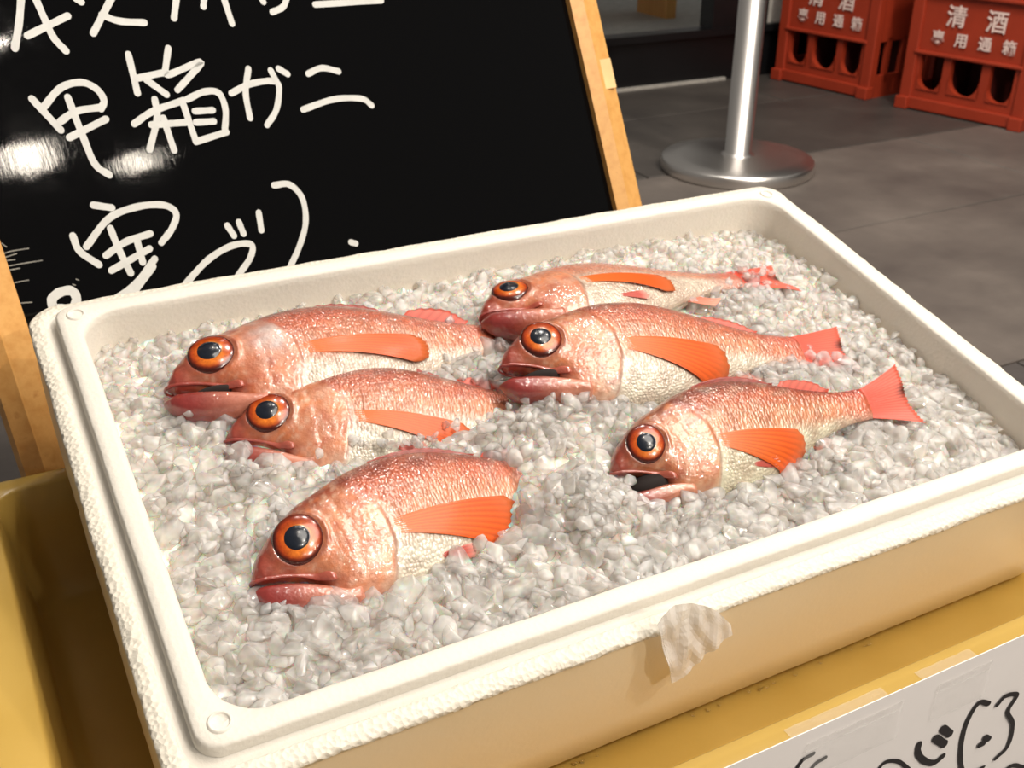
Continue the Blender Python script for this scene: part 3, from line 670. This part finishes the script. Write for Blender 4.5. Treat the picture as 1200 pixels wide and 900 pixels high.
        for rr in rr_:
            h = .021 * math.sqrt(max(0, 1 - (rr * .93) ** 2)) + .003 - (.006 if rr > 1 else 0)
            for k in range(K2):
                th = 2 * math.pi * k / K2; V.append(tom(eye_pt(rr * 1.02, th, h)))
                if rr < .47: cc = (.01, .012, .02)
                elif rr < .51: cc = C(206, 128, 44)
                else:
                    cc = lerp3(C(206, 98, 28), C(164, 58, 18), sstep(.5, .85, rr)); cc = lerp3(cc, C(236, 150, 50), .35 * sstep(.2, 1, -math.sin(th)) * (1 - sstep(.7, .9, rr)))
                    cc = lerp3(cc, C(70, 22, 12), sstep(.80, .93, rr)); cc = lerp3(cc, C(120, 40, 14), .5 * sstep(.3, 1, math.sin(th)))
                CO.append(tuple(cc) + (1,))
        for i in range(len(rr_) - 1):
            for k in range(K2): k2 = (k + 1) % K2; Fc.append((i * K2 + k, i * K2 + k2, (i + 1) * K2 + k2, (i + 1) * K2 + k))
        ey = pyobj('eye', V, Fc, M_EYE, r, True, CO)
        V = []; Fc = []; pr = [0, .3, .6, .85, 1.0]
        for q in pr:
            for k in range(28):
                th = 2 * math.pi * k / 28; p = eye_pt(.51 * q, th, .0245 + .0035 * math.sqrt(max(0, 1 - q * q)) - .0030 * q * q) - U_ * .004; V.append(tom(p))
        for i in range(len(pr) - 1):
            for k in range(28): k2 = (k + 1) % 28; Fc.append((i * 28 + k, i * 28 + k2, (i + 1) * 28 + k2, (i + 1) * 28 + k))
        pyobj('pupil', V, Fc, M_PUPIL, ey)
    # fins ------------------------------------------------------------------
    def fan(name, rays, zf, c0, c1, tipc=None, nj=12, wave=.0012, th=.0010, sub=3, tipn=.03, dark=None):
        """rays: list of (base (s,y), mid (s,y), tip (s,y)); zf(s,y,j) gives height"""
        nr = (len(rays) - 1) * sub + 1; V = []; CO = []; Fc = []
        for i in range(nr):
            q = i / sub; i0 = min(int(q), len(rays) - 2); f = q - i0; A_, B_ = rays[i0], rays[i0 + 1]
            pts = [tuple(A_[m_][k] * (1 - f) + B_[m_][k] * f for k in range(2)) for m_ in range(3)]; ridge = (1 if i % 2 == 0 else -1)
            jag = 1 - tipn * (.6 + .6 * mnoise.noise(Vector((i * .37, seed, 1))) + (0 if i % 2 == 0 else .18))
            for j in range(nj):
                u = j / (nj - 1) * jag; s = (1 - u) ** 2 * pts[0][0] + 2 * u * (1 - u) * pts[1][0] + u * u * pts[2][0]; y = (1 - u) ** 2 * pts[0][1] + 2 * u * (1 - u) * pts[1][1] + u * u * pts[2][1]
                V.append(W3(s, y, zf(s, y, u) + ridge * wave * (.3 + u)))
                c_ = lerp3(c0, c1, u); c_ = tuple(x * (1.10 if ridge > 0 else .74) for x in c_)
                if tipc is not None: c_ = lerp3(c_, tipc, sstep(.72, 1, u) * (dark(i / (nr - 1)) if dark else 1))
                CO.append(tuple(min(1, x) for x in c_) + (1,))
        for i in range(nr - 1):
            for j in range(nj - 1): Fc.append((i * nj + j, (i + 1) * nj + j, (i + 1) * nj + j + 1, i * nj + j + 1))
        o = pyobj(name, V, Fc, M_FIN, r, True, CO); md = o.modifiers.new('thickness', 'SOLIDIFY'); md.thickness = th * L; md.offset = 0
        return o
    da, dw, dl = pect     # pectoral: angle offset, spread factor, length factor
    rays = []; b0 = (.345, -.022)
    for i in range(9):
        f = i / 8; ang = math.radians((4 + da) - (31 * dw) * f); ln = .37 * dl * (1 - .9 * max(0, abs(f - .45) - .22) ** 1.6)
        bs = (b0[0] - .010 + .004 * f, b0[1] + .014 - .034 * f); tip = (bs[0] + ln * math.cos(ang), bs[1] + ln * math.sin(ang)); md = (bs[0] + ln * .5 * math.cos(ang + .08), bs[1] + ln * .5 * math.sin(ang + .08))
        rays.append((bs, md, tip))
    fan('pectoral_fin', rays, lambda s, y, u: flank(min(s, .99), y, False) - .002 + .018 * u * (1 - .3 * u), C(206, 104, 30), C(218, 80, 22), C(186, 96, 52), sub=2, nj=16, wave=.0014)
    ta, ts, tz = tail;      # tail: angle, spread, z lift
    rays = []
    for i in range(13):
        f = i / 12 * 2 - 1; ang = math.radians(ta + 30 * ts * f); ln = .205 * (.80 + .22 * abs(f) ** 1.5); bs = (.985 + .012 * (1 - abs(f)), .050 * f)
        tip = (bs[0] + ln * math.cos(ang), bs[1] + ln * math.sin(ang)); md = (bs[0] + ln * .5 * math.cos(ang * .5), bs[1] + ln * .5 * math.sin(ang * .8)); rays.append((bs, md, tip))
    fan('tail_fin', rays, lambda s, y, u: .004 + tz * u + .006 * math.sin(y * 40), C(220, 78, 58), C(222, 104, 84), C(60, 34, 28), sub=3, dark=lambda f: .95 * gs(f - .58, .12) + .12, wave=.0022)
    for nm, s0, s1, hh, nn in (('spiny_dorsal_fin', .36, .66, .030 * fin_up, 10), ('soft_dorsal_fin', .68, .86, .052 * fin_up, 8)):
        rays = []
        for i in range(nn):
            f = i / (nn - 1); s = s0 + (s1 - s0) * f; y = interp(s, TOP) - .008; h = hh * (math.sin(math.pi * min(1, .12 + f * .95)) ** .6 if f < 1 else .25) + .008
            rays.append(((s, y), (s + h * .7, y + h * .55), (s + h * 1.25, y + h)))
        fan(nm, rays, lambda s, y, u: .002 + .006 * u, C(130, 48, 40) if nm[1] == 'p' else C(190, 74, 58), C(150, 62, 52) if nm[1] == 'p' else C(212, 98, 78), C(150, 60, 50), sub=2, tipn=.10, nj=6)
    rays = [((.72 + .012 * i, interp(.72 + .012 * i, BOT) + .006), (.76 + .012 * i, interp(.72 + .012 * i, BOT) - .03), (.80 + .012 * i, interp(.72 + .012 * i, BOT) - .055 + .006 * i)) for i in range(6)]
    fan('anal_fin', rays, lambda s, y, u: .004, C(220, 120, 96), C(228, 160, 140), sub=2, nj=6)
    if pelvic:
        rays = [((.44, -.124 - .002 * i), (.49, -.122 - .007 * i), (.535 + .012 * (1 - abs(i - 2) / 2), -.120 - .0085 * i)) for i in range(5)]
        fan('pelvic_fin', rays, lambda s, y, u: flank(s, y, False) - .001 + .008 * u, C(176, 72, 60), C(190, 84, 72), C(214, 160, 148), sub=2, nj=8)
    return r, MBOX.inverted() @ Mf, L
FISH = []
FISH.append(make_fish('slender red fish farthest back on the left, silver gill patch and parted lips', (196, 458), (606, 402), -.007, -.020, 10, 5, 0.010, 0.0, (1.0, .88, .86), -.02, (-4, .35, 1.0), (0, .8, 0), .8, 1, True))
FISH.append(make_fish('red fish half sunk in ice between two others on the left', (264, 520), (660, 490), -.018, -.027, 16, 0, 0.012, 0.0, (1.0, .98, .98), .0, (-14, .35, 1.0), (0, .8, 0), .5, 2))
FISH.append(make_fish('red fish nearest the back wall of the box, silvery belly showing', (564, 374), (868, 332), -.006, -.014, -8, 0, 0.012, 0.0, (1.0, .86, .82), .16, (-8, .35, .95), (-12, .5, .0), .2, 3))
FISH.append(make_fish('red fish in the middle, mouth agape, head over the tail of another', (587, 432), (940, 418), .003, -.013, 14, 10, 0.014, 0.0, (1.02, .96, .93), .0, (-8, .65, 1.0), (2, .42, .0), .4, 4, False, False))
FISH.append(make_fish('red fish on the right with wide open dark mouth and raised tail', (716, 556), (1018, 480), -.008, -.004, 28, 22, 0.010, 0.0, (.92, .88, .78), .02, (-12, .8, .95), (0, .62, .01), .5, 5))
FISH.append(make_fish('largest red fish, front left, with vivid orange fin and closed mouth', (296, 684), (700, 566), -.012, -.026, 24, 0, 0.020, 0.0, (1.04, .99, .97), .04, (-6, .6, 1.02), (0, .8, -.02), .4, 6))

# ------------------------------------------------------------------ crushed ice
IX0, IX1, IY0, IY1 = X0 + .0145, X1 - .0145, Y0 + .0145, Y1 - .0145
MOUNDS = [(bpix(690, 592), .030, .014), (bpix(655, 470), .030, .010), (bpix(640, 540), .035, .012), (bpix(740, 470), .03, .008), (bpix(330, 560), .025, .004), (bpix(560, 520), .03, .004),
          (bpix(900, 340), .035, .004), (bpix(1000, 520), .03, .004)]
def iceh(x, y):
    fx = (x - IX0) / (IX1 - IX0); fy = (y - IY0) / (IY1 - IY0)
    h = -.016 - .010 * sstep(.72, 1.0, fy) - .012 * sstep(.80, 1.0, fx) * (1.3 - fy * .6) - .004 * (1 - sstep(0, .12, fx)) - .002 * (1 - sstep(0, .15, fy))
    for p, s_, a_ in MOUNDS: h += a_ * math.exp(-((x - p.x) ** 2 + (y - p.y) ** 2) / s_ ** 2)
    return h + .0028 * mnoise.noise(Vector((x * 38, y * 38, 0)))
def chunk_shape(npt, seed, bev):
    """faceted splinter of ice: hull of scattered points with slightly melted edges"""
    rg_ = np.random.default_rng(seed); P = rg_.normal(size=(npt, 3)); P /= np.linalg.norm(P, axis=1)[:, None]
    P *= rg_.uniform(.78, 1.05, (npt, 1)) * np.array([1.2, .92, .68]) * rg_.uniform(.85, 1.15, 3)
    bm = bmesh.new()
    for p in P: bm.verts.new(p)
    r_ = bmesh.ops.convex_hull(bm, input=list(bm.verts))
    bmesh.ops.delete(bm, geom=[v for v in bm.verts if not v.link_faces], context='VERTS')
    bmesh.ops.dissolve_limit(bm, angle_limit=math.radians(14), verts=list(bm.verts), edges=list(bm.edges))
    bmesh.ops.bevel(bm, geom=list(bm.edges), offset=bev, segments=1, affect='EDGES', clamp_overlap=True)
    bmesh.ops.triangulate(bm, faces=list(bm.faces)); bmesh.ops.recalc_face_normals(bm, faces=list(bm.faces))
    bm.verts.index_update()
    V = np.array([v.co[:] for v in bm.verts]); Fi = np.array([[v.index for v in f.verts] for f in bm.faces]); bm.free(); return V, Fi
SH3 = [chunk_shape(15 + i % 5, 100 + i, .07) for i in range(14)]; SH2 = [chunk_shape(11 + i % 4, 200 + i, .06) for i in range(14)]
def rotm():
    q = np.array([1.0, RNG.normal() * .22, RNG.normal() * .22, 0]); q /= np.linalg.norm(q); az = RNG.uniform(0, math.pi); u_ = q.copy()
    q = np.array([math.cos(az) * u_[0], math.cos(az) * u_[1] - math.sin(az) * u_[2], math.cos(az) * u_[2] + math.sin(az) * u_[1], math.sin(az) * u_[0]])
    q = q + 0; q /= np.linalg.norm(q); w_, x, y, z = q
    return np.array([[1 - 2 * (y * y + z * z), 2 * (x * y - z * w_), 2 * (x * z + y * w_)], [2 * (x * y + z * w_), 1 - 2 * (x * x + z * z), 2 * (y * z - x * w_)], [2 * (x * z - y * w_), 2 * (y * z + x * w_), 1 - 2 * (x * x + y * y)]])
fm = [(np.array(Mf.inverted()), L) for (_, Mf, L) in FISH]
def fish_clear(p, rad):
    """how deep a point sits in any fish: returns (inside, height fraction)"""
    for Mi, L in fm:
        q = Mi @ np.array([p[0], p[1], p[2], 1.0]); s, y, z = q[0] / L, q[1] / L, q[2] / L
        if -.02 < s < 1.0:
            t_, b_ = interp(s, TOP), interp(s, BOT)
            if b_ + .02 < y - .012 < t_ and -.06 < z < .078: return True
    return False
cand = []
lay = 0
for lay, (dens, dz, smin, smax) in enumerate(((0.0125, -.0010, .0080, .0120), (0.0115, .0008, .0055, .0100), (0.0130, .0038, .0026, .0055))):
    nx = int((IX1 - IX0) / dens); ny = int((IY1 - IY0) / dens)
    for i in range(nx):
        for j in range(ny):
            x = IX0 + (i + RNG.uniform(.05, .95)) * (IX1 - IX0) / nx; y = IY0 + (j + RNG.uniform(.05, .95)) * (IY1 - IY0) / ny
            r_ = RNG.uniform(smin, smax) * (1.22 - .4 * (y - IY0) / (IY1 - IY0)); x = min(max(x, IX0 + r_ * .7), IX1 - r_ * .7); y = min(max(y, IY0 + r_ * .7), IY1 - r_ * .7)
            z = iceh(x, y) + dz + RNG.uniform(-.002, .002)
            if fish_clear((x, y, z), r_): continue
            cand.append((x, y, z, r_, lay))
# scattered pieces lying over parts of the fish
def sprinkle(u, v_, su, sv, n, zadd, smin=.003, smax=.006):
    for _ in range(n):
        a_, b_ = RNG.normal(), RNG.normal(); p = bpix(u + a_ * su, v_ + b_ * sv, 0.0)
        if not (IX0 + .006 < p.x < IX1 - .006 and IY0 + .006 < p.y < IY1 - .006): continue
        z = iceh(p.x, p.y) + zadd + RNG.uniform(-.003, .003); P = bpix(u + a_ * su, v_ + b_ * sv, z)
        cand.append((P.x, P.y, z, RNG.uniform(smin, smax), 3))
sprinkle(690, 592, 24, 20, 34, .004, .004, .007); sprinkle(640, 520, 25, 12, 26, .006, .004, .007); sprinkle(600, 494, 26, 5, 16, .010); sprinkle(470, 520, 34, 5, 20, .008, .003, .006)
sprinkle(650, 470, 18, 8, 16, .006, .004, .007); sprinkle(730, 455, 20, 8, 14, .004); sprinkle(225, 482, 10, 4, 5, .006); sprinkle(735, 622, 12, 4, 6, .001); sprinkle(560, 668, 25, 6, 10, .002)
sprinkle(330, 708, 30, 5, 14, .002); sprinkle(890, 592, 25, 5, 10, .002); sprinkle(970, 535, 12, 6, 10, .006); sprinkle(1060, 500, 20, 5, 8, .004); sprinkle(850, 352, 14, 6, 12, .005); sprinkle(300, 550, 22, 5, 12, .004)
sprinkle(625, 458, 16, 4, 14, .006, .004, .007); sprinkle(250, 478, 30, 4, 14, .004, .004, .007); sprinkle(770, 606, 16, 4, 8, .002); sprinkle(700, 442, 30, 5, 12, .008); sprinkle(500, 418, 50, 4, 14, .004); sprinkle(880, 320, 10, 8, 12, .006)
def projected(c_):
    P = MBOX @ Vector(c_[:3]) - CAM; d = -P.dot(CB); return c_[3] / d, 600 + F * P.dot(CR) / d, 450 - F * P.dot(CU) / d
sc_l = [(projected(c_), c_) for c_ in cand]
vis = sorted([(pr[0] + (.004 if c_[4] in (1, 3) else 0), k) for k, (pr, c_) in enumerate(sc_l) if c_[4] >= 1 and 0 < pr[1] < 1200 and 0 < pr[2] < 900], reverse=True)
single = set(k for _, k in vis[:298])
chunk_me = []
for i, sh_ in enumerate(SH3):
    me = bpy.data.meshes.new('ice_chunk'); me.from_pydata([tuple(v * .007) for v in sh_[0]], [], [tuple(int(a) for a in f) for f in sh_[1]]); me.materials.append(M_ICE); chunk_me.append(me)
BV, BF, off = [], [], 0
for k, (pr, c_) in enumerate(sc_l):
    x, y, z, r_, ly = c_
    if k in single:
        o = bpy.data.objects.new('ice_chunk', chunk_me[k % 14]); COL.objects.link(o)
        R_ = rotm() * (r_ / .007); M4 = Matrix.Identity(4)
        for a_ in range(3):
            for b_ in range(3): M4[a_][b_] = float(R_[a_][b_])
        M4.translation = Vector((x, y, z)); o.matrix_world = MBOX @ M4
        o['label'] = 'clear wet lump of crushed ice lying loose around the fish'; o['category'] = 'ice'; o['group'] = 'loose ice chunks'
    else:
        near = y < .50; sh_, fi = (SH3 if near else SH2)[k % 14]
        BV.append(sh_ @ (rotm() * r_).T + np.array([x, y, z])); BF.append(fi + off); off += len(sh_)
# packed bed below the pieces
def icerel(x, y):
    d_, _p = mnoise.voronoi(Vector((x * 95, y * 95, .3))); return -.0034 * min(1, d_[0] * 1.15) + .0012 * mnoise.noise(Vector((x * 210, y * 210, 5)))
gx, gy = 420, 260; G = []
for j in range(gy):
    for i in range(gx):
        x = IX0 - .001 + (IX1 - IX0 + .002) * i / (gx - 1); y = IY0 - .001 + (IY1 - IY0 + .002) * j / (gy - 1); G.append((x, y, iceh(x, y) - .0005 + icerel(x, y)))
GF = [(j * gx + i, j * gx + i + 1, (j + 1) * gx + i + 1, (j + 1) * gx + i) for j in range(gy - 1) for i in range(gx - 1)]
ib = thing('crushed_ice', 'bed of crushed ice filling the foam box beneath the fish', 'ice', MBOX @ Matrix.Translation((bc.x, bc.y, -.03))); ib['kind'] = 'stuff'
o = pyobj('packed_bed', [(a_ - bc.x, b_ - bc.y, c_ + .03) for a_, b_, c_ in G], GF, M_BED, ib); o['kind'] = 'stuff'
BV = np.concatenate(BV) - np.array([bc.x, bc.y, -.03]); BF = np.concatenate(BF)
me = bpy.data.meshes.new('chunks'); me.vertices.add(len(BV)); me.vertices.foreach_set('co', BV.astype(np.float32).ravel())
me.loops.add(BF.size); me.loops.foreach_set('vertex_index', BF.astype(np.int32).ravel()); me.polygons.add(len(BF)); me.polygons.foreach_set('loop_start', np.arange(0, BF.size, 3, dtype=np.int32))
me.update(calc_edges=True); me.validate()
o = mesh_obj('chunks', me, M_ICE, ib, False); o['kind'] = 'stuff'
print('chunks', len(cand), 'tris', len(BF))

# ------------------------------------------------------------------ torn tape on the front of the box
FN = BB * -1     # front side wall faces -BB
def fpix(u, v_, out=0.0): # on the plane of the box's front side (box coords)
    P = hit(u, v_, BO + BB * (Y0 - .0170 - out), BB); return MBOX.inverted() @ P
tp = thing('torn_tape', 'crumpled torn piece of white tape hanging from the front rim of the foam box', 'tape', MBOX @ Matrix.Translation(fpix(812, 738)))
oc = fpix(812, 738)
outline = [((765, 725), (770, 757)), ((780, 708), (778, 788)), ((795, 702), (783, 787)), ((812, 703), (800, 775)), ((828, 706), (815, 762)), ((842, 716), (832, 747)), ((850, 724), (850, 733))]
V = []; Fc = []; nj = 14; sub = 4; ni = (len(outline) - 1) * sub + 1
for i in range(ni):
    q = i / sub; i0 = min(int(q), len(outline) - 2); f = q - i0
    tu = [outline[i0][0][k] * (1 - f) + outline[i0 + 1][0][k] * f for k in range(2)]; bu = [outline[i0][1][k] * (1 - f) + outline[i0 + 1][1][k] * f for k in range(2)]
    for j in range(nj):
        t_ = j / (nj - 1); u = tu[0] * (1 - t_) + bu[0] * t_; v_ = tu[1] * (1 - t_) + bu[1] * t_
        o_ = .0015 + .006 * t_ * (1.0 - .5 * q / 6) + .0030 * (mnoise.noise(Vector((u * .075, v_ * .045, 3))) + .5) 
        p = fpix(u, v_, 0) ; pc = p + Vector((0, -o_, .0)); V.append(pc - oc)
for i in range(ni - 1):
    for j in range(nj - 1): Fc.append((i * nj + j, (i + 1) * nj + j, (i + 1) * nj + j + 1, i * nj + j + 1))
o = pyobj('tape_sheet', V, Fc, M_TAPE2, tp, False); md = o.modifiers.new('t', 'SOLIDIFY'); md.thickness = .0003

# ------------------------------------------------------------------ handwritten paper taped to the front of the tub
PY = ty0 - 0.001
def ppix(u, v_): P = hit(u, v_, Vector((0, PY, 0)), Vector((0, -1, 0))); return P
zt = (ppix(825, 899).z + ppix(1200, 754).z) / 2; print('paper top z', ppix(825, 899).z, ppix(1200, 754).z)
sg = thing('paper_sign', 'white paper sign with black brush writing taped to the front rim of the yellow tub', 'sign', Matrix.Translation((0.5, PY, zt - .13)))
bm = bmesh.new(); box_bm(bm, (-.055, 0, .065), (0.51, 0.0005, 0.130)) 
obj('sheet', bm, M_PAPER, sg)
def q5(x, y): return (780 + x * .35, 710 + y * .35)
INK = [([(425, 560), (455, 515), (492, 492)], 10), ([(470, 560), (500, 525), (532, 505)], 10), ([(700, 560), (730, 522), (775, 518), (812, 545)], 10), ([(845, 460), (842, 490), (862, 515), (895, 522), (925, 500)], 16),
       ([(900, 440), (930, 460)], 20), ([(925, 408), (948, 425)], 20), ([(1078, 324), (1045, 322), (1008, 380), (988, 450), (984, 520), (995, 565)], 13), ([(1048, 462), (1062, 456)], 16), ([(1066, 437), (1078, 442)], 16),
       ([(1106, 328), (1135, 298), (1172, 296), (1142, 350), (1158, 395), (1142, 465), (1100, 508)], 12), ([(1130, 548), (1160, 530), (1200, 540)], 12), ([(1010, 560), (1060, 535)], 10)]
def mk_ink(strokes):
    bm = bmesh.new()
    for si_, (s_, w_) in enumerate(strokes):
        P = []
        for x, y in s_:
            p = ppix(*q5(x, y)); P.append(Vector((p.x, p.z)))
        ribbon(bm, P, w_ * .35 * .00042 * 1.9, si_ * .00004)
    for v in bm.verts: v.co = Vector((v.co.x - .5, -.0003 - v.co.z, v.co.y - (zt - .13)))
    return bm
for grp in ((0,), (1,), (2,), (3, 4, 5), (6, 11), (7, 8), (9, 10)):
    for gi in grp:
        bm = mk_ink([INK[gi]]); me = bpy.data.meshes.new('brush_stroke'); bm.to_mesh(me); bm.free()
        for v in me.vertices: v.co.y -= .00004 * gi
        mesh_obj('brush_stroke', me, M_MARKER, sg, False)
for (u0, v0, u1, v1) in ((925, 862, 1060, 880), (1090, 790, 1160, 815)):
    pa = ppix(u0, v0); pb = ppix(u1, v1); cx_ = (pa.x + pb.x) / 2 - .5; wd = abs(pb.x - pa.x) * .75
    V = []; Fc = []; prof = [(-.0012, -.030), (-.0013, -.01), (-.0013, -.002), (.0005, .0075), (.006, .0085), (.016, .0082)]
    prof = [(a_, b_) for a_, b_ in [(-.0012, -.034), (-.0014, -.02), (-.0012, -.008), (-.0006, TZ - zt - .002), (.003, TZ - zt + .0007), (.015, TZ - zt + .0007)]]
    ns = 18
    for k in range(ns):
        for (yy, zz) in prof: V.append((cx_ + (k / (ns - 1) - .5) * wd + .004 * mnoise.noise(Vector((zz * 90, k, u0))), yy + .0005 * mnoise.noise(Vector((k * .9, zz * 300, 1))), .13 + zz))
    for k in range(ns - 1):
        for j in range(len(prof) - 1): Fc.append((k * 6 + j, (k + 1) * 6 + j, (k + 1) * 6 + j + 1, k * 6 + j + 1))
    pyobj('clear_tape', V, Fc, M_TAPE, sg, False)
# droplets along the wet foot of the box
dr = bmesh.new()
for k in range(26):
    x = random.uniform(.10, .55); M4 = Matrix.Translation((x - .4, (.4035 + random.uniform(-.0012, .0008)) - .53, 0.0075)) @ Matrix.Scale(random.uniform(.0006, .0014), 4)
    bmesh.ops.create_icosphere(dr, subdivisions=2, radius=1, matrix=M4)
M_WATER = NT('water'); M_WATER.set(Base_Color=(1, 1, 1, 1), Transmission_Weight=1.0, Roughness=0.02, IOR=1.33)
o = obj('water_beads', dr, M_WATER.m, tr_, True); o['kind'] = 'stuff'
